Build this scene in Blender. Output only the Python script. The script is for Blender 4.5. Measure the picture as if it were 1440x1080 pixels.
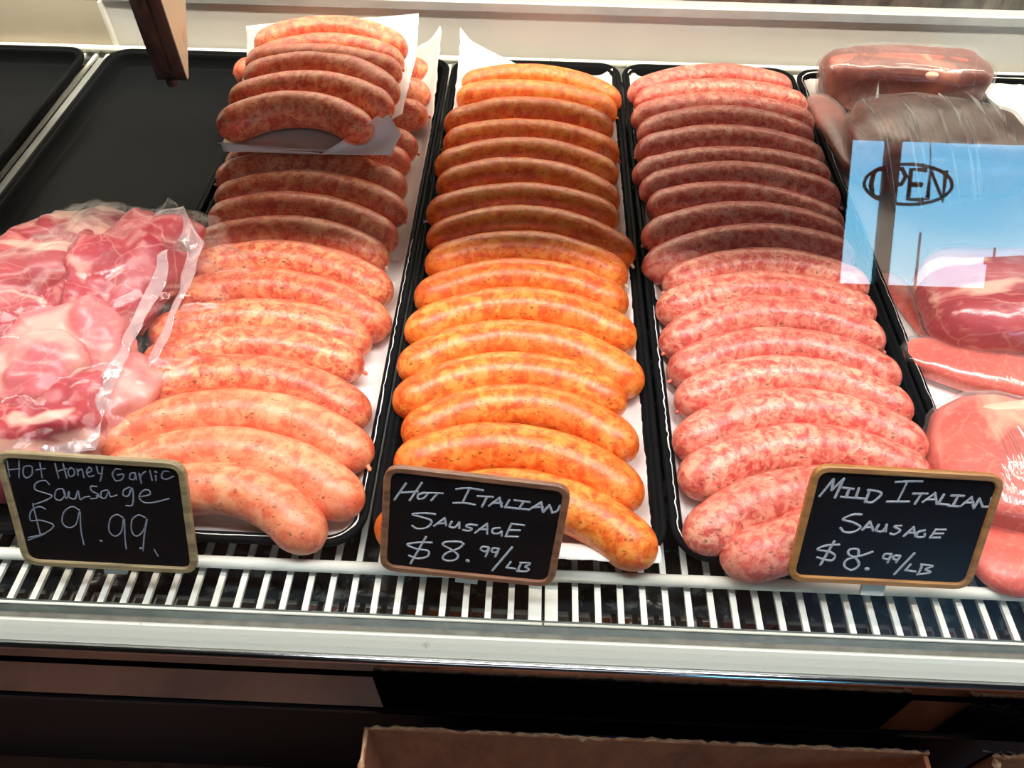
import bpy, bmesh, math, random
import numpy as np
from mathutils import Vector, Matrix, noise

for o in list(bpy.data.objects): bpy.data.objects.remove(o)
scn = bpy.context.scene
C = scn.collection
R = math.radians

# ------------------------------------------------------------ camera
F_PX, CAM_H = 1080.0, 0.53
ax = np.array([1, .037, 0.]); ay = np.array([65, -1280, F_PX])
ax[2] = -(ax[0]*65 + ax[1]*-1280)/F_PX
ax /= np.linalg.norm(ax); ay /= np.linalg.norm(ay); az = np.cross(ax, ay)
M = np.array([ax, ay, az])                      # camera axes -> world
cd = bpy.data.cameras.new('camera'); cam = bpy.data.objects.new('camera', cd); C.objects.link(cam)
cd.sensor_width = 36; cd.lens = F_PX/1440*36; cd.clip_start = .01
cam.matrix_world = Matrix([[M[0,0], -M[0,1], -M[0,2], 0], [M[1,0], -M[1,1], -M[1,2], 0], [M[2,0], -M[2,1], -M[2,2], CAM_H], [0,0,0,1]])
scn.camera = cam
UPV = Vector((-M[0,1], -M[1,1], -M[2,1]))
def ray(px, py): return M @ np.array([px-720, py-540, F_PX])
def at(px, py, z=0.):
    d = ray(px, py); t = (z-CAM_H)/d[2]; return Vector((d[0]*t, d[1]*t, z))
def at_y(px, py, y):
    d = ray(px, py); t = y/d[1]; return Vector((d[0]*t, y, CAM_H+d[2]*t))

# ------------------------------------------------------------ world, sun, lamps, exposure
w = bpy.data.worlds.new('world'); scn.world = w; w.use_nodes = True
nt = w.node_tree; nt.nodes.clear()
wo = nt.nodes.new('ShaderNodeOutputWorld'); bg = nt.nodes.new('ShaderNodeBackground')
tc = nt.nodes.new('ShaderNodeTexCoord'); sp = nt.nodes.new('ShaderNodeSeparateXYZ'); cr = nt.nodes.new('ShaderNodeValToRGB')
nt.links.new(tc.outputs['Generated'], sp.inputs[0]); nt.links.new(sp.outputs['Z'], cr.inputs[0]); nt.links.new(cr.outputs[0], bg.inputs[0]); nt.links.new(bg.outputs[0], wo.inputs[0])
cr.color_ramp.elements[0].position = 0; cr.color_ramp.elements[0].color = (.50, .82, .98, 1)
cr.color_ramp.elements[1].position = .25; cr.color_ramp.elements[1].color = (.17, .54, .95, 1)
e = cr.color_ramp.elements.new(.07); e.color = (.24, .66, .98, 1)
bg.inputs[1].default_value = 12
def lamp(name, kind, loc, rot, power, color, **k):
    d = bpy.data.lights.new(name, kind); d.energy = power; d.color = color
    for a, b in k.items(): setattr(d, a, b)
    o = bpy.data.objects.new(name, d); C.objects.link(o); o.location = loc; o.rotation_euler = rot; return o
lamp('sun', 'SUN', (0, 8, 6), (R(-50), 0, R(25)), 22, (1, .93, .82), angle=.01)
lamp('front_case_lamp', 'AREA', (0, .468, .62), (0, 0, 0), 8.5, (1, .88, .77), shape='RECTANGLE', size=2.4, size_y=.03)
lamp('rear_case_lamp', 'AREA', (0, .975, .50), (R(10), 0, 0), 14, (1, .88, .74), shape='RECTANGLE', size=2.4, size_y=.03)
lamp('added_wall_fill', 'AREA', (0, .945, .36), (R(48), 0, 0), 15, (1, .93, .82), shape='RECTANGLE', size=2.4, size_y=.02, spread=R(84))  # unseen light added to brighten the back wall
lamp('ceiling_lamp', 'AREA', (.2, .26, 2.1), (0, 0, 0), 75, (.94, .97, 1), shape='RECTANGLE', size=2.6, size_y=.36)
lamp('added_store_fill', 'AREA', (.2, -2.0, 2.1), (0, 0, 0), 11, (.90, .95, 1), shape='RECTANGLE', size=2.4, size_y=1.0)  # unseen fill light added for the shaded middle of the trays
vs = scn.view_settings
vs.view_transform = 'Standard'; vs.look = 'None'; vs.gamma = 1; vs.use_curve_mapping = False; vs.exposure = 0

# ------------------------------------------------------------ materials
def s2l(c):
    c = c/255.; return c/12.92 if c <= .04045 else ((c+.055)/1.055)**2.4
def rgb(r, g, b): return (s2l(r), s2l(g), s2l(b), 1)
class Mat:
    def __init__(s, name, **k):
        s.m = bpy.data.materials.new(name); s.m.use_nodes = True; s.t = s.m.node_tree
        s.b = s.t.nodes['Principled BSDF']; s.out = s.t.nodes['Material Output']
        for a, v in k.items(): s.b.inputs[a.replace('_', ' ')].default_value = v
    def n(s, typ, **k):
        nd = s.t.nodes.new('ShaderNode'+typ)
        for a, v in k.items():
            if a in ('operation', 'blend_type', 'data_type', 'feature', 'noise_dimensions', 'bands_direction', 'wave_type', 'distance'): setattr(nd, a, v)
            else: nd.inputs[a.replace('_', ' ')].default_value = v
        return nd
    def l(s, a, b): s.t.links.new(a, b)
    def coords(s, rnd=True, scale=None):
        tc = s.n('TexCoord'); o = tc.outputs['Object']
        if rnd:
            oi = s.n('ObjectInfo'); m = s.n('Math', operation='MULTIPLY'); m.inputs[1].default_value = 37.0
            s.l(oi.outputs['Random'], m.inputs[0]); v = s.n('VectorMath', operation='ADD'); s.l(o, v.inputs[0]); s.l(m.outputs[0], v.inputs[1]); o = v.outputs[0]
        if scale:
            mp = s.n('Mapping'); mp.inputs['Scale'].default_value = scale; s.l(o, mp.inputs[0]); o = mp.outputs[0]
        return o
    def noise(s, co, scale, detail=3, rough=.5, dist=0):
        nd = s.n('TexNoise', Scale=scale, Detail=detail, Roughness=rough, Distortion=dist); s.l(co, nd.inputs['Vector']); return nd.outputs['Fac']
    def ramp(s, fac, stops, interp='LINEAR'):
        r = s.n('ValToRGB'); cr = r.color_ramp; cr.interpolation = interp
        while len(cr.elements) < len(stops): cr.elements.new(.5)
        for el, (p, c) in zip(cr.elements, stops): el.position = p; el.color = c if len(c) == 4 else (*c, 1)
        s.l(fac, r.inputs[0]); return r.outputs[0]
    def mix(s, fac, a, b, blend='MIX'):
        m = s.n('Mix', data_type='RGBA', blend_type=blend)
        for idx, v in ((0, fac), (6, a), (7, b)):
            if hasattr(v, 'is_output'): s.l(v, m.inputs[idx])
            else: m.inputs[idx].default_value = v
        return m.outputs[2]
    def bump(s, h, strength=.3, dist=.001, normal=None):
        b = s.n('Bump', Strength=strength, Distance=dist); s.l(h, b.inputs['Height'])
        if normal: s.l(normal, b.inputs['Normal'])
        s.l(b.outputs[0], s.b.inputs['Normal']); return b.outputs[0]
    def color(s, c): s.l(c, s.b.inputs['Base Color'])
W_, K_ = (1, 1, 1, 1), (0, 0, 0, 1)

def sausage_mat(name, lean, mid, fat, herb, blob=75, speck=.5, smooth=.0):
    m = Mat(name, Roughness=.42, Coat_Weight=.28, Coat_Roughness=.28); m.b.inputs['Specular IOR Level'].default_value = .45
    co = m.coords()
    n1 = m.noise(co, blob*1.45, 4, .62, .5)
    base = m.ramp(n1, [(.38, lean), (.49, mid), (.60+smooth, fat)])
    n2 = m.noise(co, blob*3.2, 2, .5, .3)
    base = m.mix(m.ramp(n2, [(.56, K_), (.68, (.55, .55, .55, 1))]), base, fat)
    n3 = m.noise(co, 22, 2)
    base = m.mix(m.ramp(n3, [(.4, (.35, .35, .35, 1)), (.6, K_)]), base, lean)
    cs = m.coords(scale=(1, 2.4, 1.6)); vo = m.n('TexVoronoi', Scale=230); wn = m.n('TexNoise', Scale=260, Detail=2); m.l(cs, wn.inputs['Vector']); wv = m.n('VectorMath', operation='MULTIPLY_ADD'); m.l(wn.outputs['Color'], wv.inputs[0]); wv.inputs[1].default_value = (.007,)*3; m.l(cs, wv.inputs[2]); m.l(wv.outputs[0], vo.inputs['Vector'])
    sepc = m.n('SeparateColor'); m.l(vo.outputs['Color'], sepc.inputs[0])
    a = m.n('Math', operation='LESS_THAN'); m.l(vo.outputs['Distance'], a.inputs[0]); a.inputs[1].default_value = .33
    b = m.n('Math', operation='GREATER_THAN'); m.l(sepc.outputs[0], b.inputs[0]); b.inputs[1].default_value = 1-speck*.42
    c = m.n('Math', operation='MULTIPLY'); m.l(a.outputs[0], c.inputs[0]); m.l(b.outputs[0], c.inputs[1])
    c2 = m.n('Math', operation='MULTIPLY'); m.l(c.outputs[0], c2.inputs[0]); c2.inputs[1].default_value = .75
    base = m.mix(c2.outputs[0], base, herb)
    oi = m.n('ObjectInfo'); hs = m.n('HueSaturation'); mr = m.n('MapRange'); m.l(oi.outputs['Random'], mr.inputs[0])
    mr.inputs[3].default_value = .9; mr.inputs[4].default_value = 1.08; m.l(mr.outputs[0], hs.inputs['Value']); m.l(base, hs.inputs['Color'])
    m.color(hs.outputs[0])
    m.bump(n2, .25, .0008)
    return m.m
SM = {
 'honey': sausage_mat('honey garlic sausage', rgb(206, 78, 56), rgb(230, 122, 88), rgb(244, 168, 118), rgb(90, 70, 40)),
 'honey_smooth': sausage_mat('smooth honey garlic sausage', rgb(222, 104, 72), rgb(234, 136, 98), rgb(244, 166, 124), rgb(110, 80, 50), 55, .35),
 'hot': sausage_mat('hot italian sausage', rgb(216, 84, 26), rgb(238, 118, 38), rgb(246, 158, 72), rgb(110, 60, 25), 70, .4),
 'mild': sausage_mat('mild italian sausage', rgb(196, 72, 64), rgb(220, 120, 102), rgb(236, 166, 140), rgb(95, 75, 60), 85, .6),
}
def simple(name, col, rough=.5, metal=0, noise_amt=.0, scale=40, bump=0, **k):
    m = Mat(name, Roughness=rough, Metallic=metal, **k)
    co = m.coords(rnd=False)
    if noise_amt:
        n = m.noise(co, scale, 4, .6)
        d = tuple(c*(1-noise_amt) for c in col[:3])+(1,)
        m.color(m.ramp(n, [(.35, d), (.65, col)]))
    else: m.b.inputs['Base Color'].default_value = col
    if bump: m.bump(m.noise(co, scale*2, 3), bump, .001)
    return m.m
def dirty(name, col, dirt, rough, scale, lo, hi, metal=0, bump=.1, stretch=(1, 1, 1), **k):
    m = Mat(name, Roughness=rough, Metallic=metal, **k)
    co = m.coords(rnd=False, scale=stretch)
    n = m.noise(co, scale, 5, .65, .4)
    m.color(m.ramp(n, [(lo, col), (hi, dirt)]))
    n2 = m.noise(co, scale*4, 3)
    r = m.n('MapRange'); m.l(n2, r.inputs[0]); r.inputs[3].default_value = rough*.7; r.inputs[4].default_value = min(1, rough*1.4); m.l(r.outputs[0], m.b.inputs['Roughness'])
    if bump: m.bump(n2, bump, .0006)
    return m.m
MAT = {}
MAT['tray'] = dirty('black tray plastic', (.006, .007, .008, 1), (.04, .04, .04, 1), .5, 300, .66, .80, bump=.15)
MAT['tray'].node_tree.nodes['Principled BSDF'].inputs['Specular IOR Level'].default_value = .13
MAT['tray'].node_tree.nodes['Principled BSDF'].inputs['IOR'].default_value = 1.22
MAT['paper'] = simple('white butcher paper', rgb(246, 243, 240), .55, 0, .03, 30, .15)
MAT['rack'] = simple('white coated wire', rgb(238, 238, 226), .35, 0, .06, 60, .05)
MAT['pan'] = dirty('dark wet pan', (.018, .024, .026, 1), (.22, .24, .23, 1), .14, 45, .55, .74, bump=.5)
MAT['green'] = dirty('green glass edge', (.030, .050, .044, 1), (.07, .09, .08, 1), .2, 60, .4, .7)
MAT['taupe'] = dirty('worn taupe gasket', rgb(118, 116, 102), rgb(84, 80, 68), .5, 90, .4, .7)
MAT['sill'] = dirty('painted sill', rgb(236, 231, 210), rgb(120, 92, 50), .30, 60, .66, .80, bump=.2)
MAT['chrome'] = simple('chrome', (.75, .74, .74, 1), .16, 1, .1, 80)
MAT['gloss_black'] = simple('dark mirror enamel', (.24, .23, .235, 1), .05, 1, .1, 20)
MAT['trimdark'] = simple('dark bottom trim', (.03, .03, .03, 1), .3)
MAT['black'] = simple('matt black', (.004, .004, .005, 1), .6)
MAT['backwall'] = simple('cream case wall', rgb(216, 214, 204), .45, 0, .05, 12)
MAT['sidewall'] = simple('tan case wall', rgb(196, 184, 160), .35, 0, .08, 14)
MAT['alu'] = simple('brushed aluminium', (.42, .44, .42, 1), .45, .3, .15, 30)
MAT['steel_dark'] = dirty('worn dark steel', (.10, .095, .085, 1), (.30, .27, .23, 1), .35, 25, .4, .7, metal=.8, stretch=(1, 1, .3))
MAT['steel_lit'] = dirty('worn steel painted as lit', rgb(250, 238, 204), rgb(190, 140, 80), .4, 40, .55, .8, metal=.1)  # lit side of the bracket: lamp light put into the pale colour
MAT['board'] = simple('chalkboard black', (.003, .003, .0045, 1), .75, 0, .3, 120)
MAT['board'].node_tree.nodes['Principled BSDF'].inputs['Specular IOR Level'].default_value = .12
MAT['chalk'] = simple('white chalk ink', rgb(186, 190, 200), .8, 0, .35, 600)
MAT['chalk_thin'] = simple('thin grey chalk ink', rgb(136, 142, 158), .8, 0, .4, 700)
def wood(name, a, b):
    m = Mat(name, Roughness=.4); co = m.coords(rnd=False, scale=(20, 200, 200)); n = m.noise(co, 1, 4, .6, .5); m.color(m.ramp(n, [(.35, a), (.65, b)])); m.bump(n, .2, .0004); return m.m
MAT['wood_grey'] = wood('weathered olive wood', rgb(118, 104, 76), rgb(168, 150, 112))
MAT['wood_brown'] = wood('red brown wood', rgb(104, 68, 50), rgb(150, 104, 76))
MAT['wood_oak'] = wood('golden oak', rgb(142, 94, 44), rgb(184, 130, 66))
MAT['card'] = dirty('brown cardboard', rgb(180, 114, 76), rgb(138, 82, 54), .85, 12, .35, .75, bump=.3, stretch=(3, 1, 1))
MAT['card_torn'] = dirty('torn cardboard fibre', rgb(216, 170, 130), rgb(160, 108, 74), .95, 90, .4, .65, bump=.8)
MAT['card_blue'] = simple('dark blue printed card', (.006, .009, .028, 1), .3, 0, .3, 10)
MAT['card_plum'] = simple('plum printed card', (.07, .025, .05, 1), .35, 0, .3, 14)
MAT['ink'] = simple('pale ink', (.5, .46, .42, 1), .6)
MAT['casing'] = simple('pale casing twist', rgb(238, 206, 176), .4, 0, .2, 200)
def meat_mat(name, muscle, muscle2, fat, scale, lo, hi, stretch=(1, 1, 1)):
    m = Mat(name, Roughness=.4, Coat_Weight=.15, Coat_Roughness=.2)
    co = m.coords(scale=stretch)
    mus = m.ramp(m.noise(co, scale*1.3, 3), [(.35, muscle), (.65, muscle2)])
    big = m.noise(co, scale, 3, .45, 1.2)
    b = m.ramp(big, [(lo, K_), (hi, W_)])
    vein = m.n('TexVoronoi', Scale=scale*2.1, feature='DISTANCE_TO_EDGE')
    dn = m.n('TexNoise', Scale=scale*2, Detail=3); m.l(co, dn.inputs['Vector'])
    va = m.n('VectorMath', operation='MULTIPLY_ADD'); m.l(dn.outputs['Color'], va.inputs[0]); va.inputs[1].default_value = (.03,)*3; m.l(co, va.inputs[2]); m.l(va.outputs[0], vein.inputs['Vector'])
    v = m.ramp(vein.outputs['Distance'], [(.0, (.35, .35, .35, 1)), (.02, K_)])
    c = m.mix(v, mus, fat); c = m.mix(b, c, fat)
    fine = m.ramp(m.noise(co, scale*14, 2), [(.55, K_), (.75, (.3, .3, .3, 1))])
    c = m.mix(fine, c, fat)
    m.color(c); m.bump(m.noise(co, scale*3, 3), .4, .003)
    return m.m
MAT['pork'] = meat_mat('raw pork', rgb(168, 54, 66), rgb(196, 86, 92), rgb(236, 178, 162), 11, .56, .60)
MAT['pork_fat'] = meat_mat('pale pink pork fat', rgb(208, 98, 106), rgb(222, 126, 126), rgb(236, 168, 156), 12, .46, .58)
MAT['pork_band'] = meat_mat('banded raw pork', rgb(164, 50, 60), rgb(194, 80, 86), rgb(238, 182, 162), 10, .53, .57, (.5, 1.6, 1))
MAT['loin'] = meat_mat('shade-darkened pork loin', rgb(116, 60, 52), rgb(150, 82, 70), rgb(204, 128, 104), 10, .60, .74)  # upper shelf's shade is put into this meat's darker colour
MAT['chop'] = meat_mat('coral pork chop', rgb(204, 76, 66), rgb(222, 104, 88), rgb(244, 170, 142), 16, .62, .72)
MAT['fat_edge'] = simple('fat rind', rgb(248, 196, 168), .35, 0, .08, 40, .3, Coat_Weight=.4)
def film_mat(name, milk=.06, gloss=.12, stretch=(30, 4, 4), bumps=.6, tint=(1, .97, .96, 1), edge=.35):
    m = Mat(name); t = m.t; t.nodes.remove(m.b)
    tr = m.n('BsdfTransparent'); gl = m.n('BsdfGlossy'); df = m.n('BsdfDiffuse')
    gl.inputs['Roughness'].default_value = .07; df.inputs['Color'].default_value = tint; tr.inputs['Color'].default_value = (1, 1, 1, 1)
    co = m.coords(rnd=False, scale=stretch); nn = m.noise(co, 1.0, 5, .6, .6)
    b = m.n('Bump', Strength=bumps, Distance=.004); m.l(nn, b.inputs['Height']); m.l(b.outputs[0], gl.inputs['Normal'])
    lw = m.n('LayerWeight'); lw.inputs[0].default_value = .5
    p = m.n('Math', operation='POWER'); m.l(lw.outputs['Facing'], p.inputs[0]); p.inputs[1].default_value = 2.2
    k = m.n('MapRange'); m.l(p.outputs[0], k.inputs[0]); k.inputs[3].default_value = gloss; k.inputs[4].default_value = edge
    k2 = m.n('MapRange'); m.l(p.outputs[0], k2.inputs[0]); k2.inputs[3].default_value = milk; k2.inputs[4].default_value = min(1, milk*3+.15)
    m1 = m.n('MixShader'); m.l(k2.outputs[0], m1.inputs[0]); m.l(tr.outputs[0], m1.inputs[1]); m.l(df.outputs[0], m1.inputs[2])
    m2 = m.n('MixShader'); m.l(k.outputs[0], m2.inputs[0]); m.l(m1.outputs[0], m2.inputs[1]); m.l(gl.outputs[0], m2.inputs[2])
    m.l(m2.outputs[0], m.out.inputs['Surface']); return m.m
MAT['film'] = film_mat('clear stretch film', .03, .05, (60, 8, 8), .9)
MAT['bag'] = film_mat('vacuum bag film', .015, .03, (40, 30, 30), .6)
MAT['seam'] = film_mat('cloudy bag seam', .20, .06, (60, 20, 20), .5, (1, .80, .80, 1))
def glass_mat():
    m = Mat('case glass'); m.t.nodes.remove(m.b)
    tr = m.n('BsdfTransparent'); gl = m.n('BsdfGlossy'); gl.inputs['Roughness'].default_value = 0; tr.inputs['Color'].default_value = (.985, .99, .985, 1)
    lw = m.n('LayerWeight'); lw.inputs[0].default_value = .5
    p = m.n('Math', operation='POWER'); m.l(lw.outputs['Facing'], p.inputs[0]); p.inputs[1].default_value = 5
    k = m.n('MapRange'); m.l(p.outputs[0], k.inputs[0]); k.inputs[3].default_value = .04; k.inputs[4].default_value = 1
    mx = m.n('MixShader'); m.l(k.outputs[0], mx.inputs[0]); m.l(tr.outputs[0], mx.inputs[1]); m.l(gl.outputs[0], mx.inputs[2]); m.l(mx.outputs[0], m.out.inputs['Surface']); return m.m
MAT['glass'] = glass_mat()
def painted_glint_mat():
    m = Mat('stretch film with painted glints'); m.t.nodes.remove(m.b)
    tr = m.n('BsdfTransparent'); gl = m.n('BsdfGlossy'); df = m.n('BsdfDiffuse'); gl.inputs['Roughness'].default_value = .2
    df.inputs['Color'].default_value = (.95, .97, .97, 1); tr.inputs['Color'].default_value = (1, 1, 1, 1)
    co = m.coords(rnd=False, scale=(210, 5, 5)); k = m.ramp(m.noise(co, 1, 2, .5, .3), [(.61, (.02, .02, .02, 1)), (.68, (.85, .85, .85, 1))])  # white streaks in the colour stand in for reflections on the film
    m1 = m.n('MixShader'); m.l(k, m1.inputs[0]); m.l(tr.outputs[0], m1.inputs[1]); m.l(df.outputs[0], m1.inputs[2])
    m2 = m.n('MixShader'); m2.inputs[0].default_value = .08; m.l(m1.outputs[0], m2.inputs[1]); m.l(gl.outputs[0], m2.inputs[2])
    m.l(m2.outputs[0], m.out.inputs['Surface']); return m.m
MAT['painted_glint'] = painted_glint_mat()
MAT['roomwall'] = simple('dark store wall', (.045, .040, .036, 1), .8, 0, .3, 2)
MAT['ceiling'] = simple('dark store ceiling', (.05, .048, .045, 1), .9, 0, .2, 2)
MAT['floor'] = dirty('red brown floor tile', (.24, .11, .07, 1), (.10, .045, .035, 1), .35, 3, .4, .6)
MAT['snow'] = simple('pale ground outside', (.75, .74, .70, 1), .9, 0, .1, .5)
MAT['pole'] = simple('dark pole', (.03, .03, .035, 1), .6, 0, .2, 5)
MAT['building'] = simple('brown building', (.14, .07, .06, 1), .8, 0, .3, 1)
MAT['neon'] = simple('unlit sign tube', (.05, .012, .03, 1), .3, 0, .3, 20)

# ------------------------------------------------------------ builders
def link(name, me, mat=None, parent=None, loc=(0, 0, 0), smooth=False):
    o = bpy.data.objects.new(name, me); C.objects.link(o); o.location = loc
    if mat is not None: me.materials.append(mat)
    if parent: o.parent = parent
    if smooth: me.polygons.foreach_set('use_smooth', [True]*len(me.polygons))
    return o
def mesh(name, V, Fc):
    me = bpy.data.meshes.new(name); me.from_pydata([tuple(v) for v in V], [], Fc); me.update(); return me
def tag(o, label=None, cat=None, group=None, kind=None):
    for k, v in (('label', label), ('category', cat), ('group', group), ('kind', kind)):
        if v: o[k] = v
    return o
def empty(name, loc=(0, 0, 0), **k):
    o = bpy.data.objects.new(name, None); C.objects.link(o); o.location = loc; o.empty_display_size = .02; return tag(o, **k)
def box_bm(bm, x0, x1, y0, y1, z0, z1, bevel=0):
    r = bmesh.ops.create_cube(bm, size=1); vs_ = r['verts']
    for v in vs_: v.co = Vector(((x0+x1)/2+v.co.x*(x1-x0), (y0+y1)/2+v.co.y*(y1-y0), (z0+z1)/2+v.co.z*(z1-z0)))
    if bevel:
        es = list({e for v in vs_ for e in v.link_edges}); bmesh.ops.bevel(bm, geom=es, offset=bevel, segments=2, affect='EDGES')
def box(name, x0, x1, y0, y1, z0, z1, mat, parent=None, bevel=0, off=Vector((0, 0, 0))):
    bm = bmesh.new(); box_bm(bm, x0, x1, y0, y1, z0, z1, bevel)
    me = bpy.data.meshes.new(name); bm.to_mesh(me); bm.free(); return link(name, me, mat, parent)
def profile(name, pts, x0, x1, mat, parent=None, smooth=False, nx=1):
    """sweep a (y, z) polyline along x; the strip is closed into a solid"""
    V = []; Fc = []; n = len(pts)
    for i in range(nx+1):
        x = x0+(x1-x0)*i/nx
        V += [(x, y, z) for y, z in pts]
    for i in range(nx):
        for j in range(n):
            a, b = i*n+j, i*n+(j+1) % n
            Fc.append((a, b, b+n, a+n))
    Fc.append(tuple(range(n-1, -1, -1))); Fc.append(tuple(nx*n+j for j in range(n)))
    me = mesh(name, V, Fc); bm = bmesh.new(); bm.from_mesh(me); bmesh.ops.recalc_face_normals(bm, faces=bm.faces); bm.to_mesh(me); bm.free()
    return link(name, me, mat, parent, smooth=smooth)
def tube_mesh(name, pts, radii, seg=12, cap=True, flat=1.0, up=Vector((0, 0, 1))):
    pts = [Vector(p) for p in pts]; V = []; Fc = []; n = len(pts)
    for i, p in enumerate(pts):
        t = (pts[min(i+1, n-1)]-pts[max(i-1, 0)]).normalized()
        a = t.cross(up)
        if a.length < 1e-4: a = t.cross(Vector((1, 0, 0)))
        a.normalize(); b = a.cross(t).normalized(); r = radii[i] if hasattr(radii, '__len__') else radii
        for k in range(seg):
            th = 2*math.pi*k/seg; V.append(p+a*math.cos(th)*r+b*math.sin(th)*r*flat)
    for i in range(n-1):
        for k in range(seg):
            Fc.append((i*seg+k, i*seg+(k+1) % seg, (i+1)*seg+(k+1) % seg, (i+1)*seg+k))
    if cap: Fc += [tuple(range(seg-1, -1, -1)), tuple((n-1)*seg+k for k in range(seg))]
    return mesh(name, V, Fc)
ORD = ['front', 'second', 'third', 'fourth', 'fifth', 'sixth', 'seventh', 'eighth', 'ninth', 'tenth', 'eleventh', 'twelfth', 'thirteenth', 'fourteenth', 'fifteenth', 'sixteenth', 'seventeenth', 'eighteenth', 'nineteenth', 'twentieth', 'twenty-first']

# ============================================================ ROOM
XW = 3.6
def struct(o, kind='structure'): o['kind'] = kind; return o
struct(box('floor', -XW, XW, -4.1, 2.6, -.83, -.78, MAT['floor']))
struct(box('ceiling', -XW, XW, -4.1, 2.6, 2.2, 2.25, MAT['ceiling']))
struct(box('wall_left', -XW-.1, -XW, -4.1, 2.6, -.83, 2.25, MAT['roomwall']))
struct(box('wall_right', XW, XW+.1, -4.1, 2.6, -.83, 2.25, MAT['roomwall']))
struct(box('wall_rear', -XW, XW, 2.5, 2.6, -.83, 2.25, MAT['roomwall']))
WX0, WX1, WZ0, WZ1 = 1.885, 3.35, .285, 1.158
bm = bmesh.new()
box_bm(bm, -XW, WX0, -4.1, -4, -.83, 2.25); box_bm(bm, WX1, XW, -4.1, -4, -.83, 2.25)
box_bm(bm, WX0, WX1, -4.1, -4, -.83, WZ0); box_bm(bm, WX0, WX1, -4.1, -4, WZ1, 2.25)
me = bpy.data.meshes.new('wall_front'); bm.to_mesh(me); bm.free(); struct(link('wall_front', me, MAT['roomwall']))
wf = struct(empty('window_1', (WX0, -4.05, WZ0)))
def child_box(name, x0, x1, y0, y1, z0, z1, mat, parent, bevel=0):
    l = parent.location; return box(name, x0-l.x, x1-l.x, y0-l.y, y1-l.y, z0-l.z, z1-l.z, mat, parent, bevel)
child_box('mullion', 2.105, 2.185, -4.08, -4.02, WZ0, WZ1, MAT['pole'], wf)
child_box('window_frame', WX0, WX1, -4.08, -4.02, WZ1-.02, WZ1, MAT['pole'], wf)
# outside
tag(box('snowy_ground', -40, 60, -160, -4.3, -.95, -.9, MAT['snow']), kind='structure')
for i, (x, y, top, lab) in enumerate(((13.2, -26, 2.25, 'thin dark utility pole outside beside the window post'), (18.1, -30, 2.05, 'utility pole outside near the brown building'))):
    p = link('utility_pole', tube_mesh('utility_pole', [(x, y, -.9), (x, y, top)], .045, 8), MAT['pole']); tag(p, lab, 'pole')
bd = empty('building', (23.4, -36, -.9), label='low brown building seen through the store window', cat='building')
box('wall', -.9, .9, -2, 2, 0, 2.6, MAT['building'], bd); box('roof', -1.0, 1.0, -2.1, 2.1, 2.6, 2.95, MAT['pole'], bd)
for q in (-.45, .45): box('window', q-.25, q+.25, 1.98, 2.03, 1.3, 2.0, MAT['pole'], bd)
# neon sign, unlit, hanging in the window
sg = empty('open_sign', (2.2, -3.93, .87), label='unlit oval OPEN sign hanging in the store window', cat='sign')
el = [(.255*math.cos(a), 0, .115*math.sin(a)) for a in [2*math.pi*k/40 for k in range(41)]]
link('sign_border', tube_mesh('sign_border', el, .010, 8, cap=False, up=Vector((0, 1, 0))), MAT['neon'], sg, smooth=True)
LET = {'O': [[(0, .5), (.15, .9), (.5, 1), (.85, .9), (1, .5), (.85, .1), (.5, 0), (.15, .1), (0, .5)]], 'P': [[(0, 0), (0, 1), (.7, 1), (.95, .75), (.7, .5), (0, .5)]],
       'E': [[(1, 1), (0, 1), (0, 0), (1, 0)], [(0, .5), (.8, .5)]], 'N': [[(0, 0), (0, 1), (1, 0), (1, 1)]]}
V = []; Fc = []
for i, chh in enumerate('OPEN'):
    for st in LET[chh]:
        tm = tube_mesh('t', [(-.215+.112*i+px*.090, 0, -.085+pz*.17) for px, pz in st], .015, 6, up=Vector((0, 1, 0)))
        b0 = len(V); V += [v.co.copy() for v in tm.vertices]; Fc += [tuple(b0+k for k in p.vertices) for p in tm.polygons]; bpy.data.meshes.remove(tm)
link('sign_lettering', mesh('sign_lettering', V, Fc), MAT['neon'], sg)
for sx in (-.12, .12):
    link('chain', tube_mesh('chain', [(sx, 0, .10), (sx*.8, 0, .30)], .003, 5, up=Vector((0, 1, 0))), MAT['pole'], sg)

# ============================================================ DISPLAY CASE
X0, X1 = -1.2, 1.2
case = empty('display_case', (0, .2, -.05), label='refrigerated meat display case with white sill and black kick panel', cat='display case')
off = Vector((0, .2, -.05))
def cprof(name, pts, mat, **k):
    return profile(name, [(y-off.y, z-off.z) for y, z in pts], X0, X1, mat, case, **k)
def cy(py, z): return at(500, py, z).y
def strip(name, pts, mat, depth=.006, **k):            # pts: list of (photo row at x=500, height)
    top = [(cy(py, z), z) for py, z in pts]; bot = [(y+.000, z-depth) for y, z in reversed(top)]
    return cprof(name, top+bot, mat, **k)
strip('glass_edge', [(861.5, -.003), (880, -.004)], MAT['green'])
strip('gasket', [(880, -.003), (888.5, -.003)], MAT['taupe'])
strip('sill', [(887.5, -.0015), (889, .001), (892, .0005), (899, -.003), (910, -.009), (920, -.015), (921, -.018)], MAT['sill'], .004)
yc, zc = cy(926.5, -.019), -.019
cprof('chrome_strip', [(yc+.0035*math.cos(a), zc+.0035*math.sin(a)) for a in [2*math.pi*k/14 for k in range(14)]], MAT['chrome'], smooth=True)
cprof('kick_panel', [(.229, -.026), (.229, -.1325), (.245, -.1325), (.245, -.026)], MAT['gloss_black'])
cprof('kick_panel', [(.2265, -.133), (.2265, -.2185), (.245, -.2185), (.245, -.133)], MAT['gloss_black'])
cprof('bottom_trim', [(.2245, -.219), (.2235, -.222), (.2245, -.226), (.25, -.226), (.25, -.219)], MAT['trimdark'])
cprof('base', [(.29, -.2265), (.29, -.73), (.9, -.73), (.9, -.2265)], MAT['black'])
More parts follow.
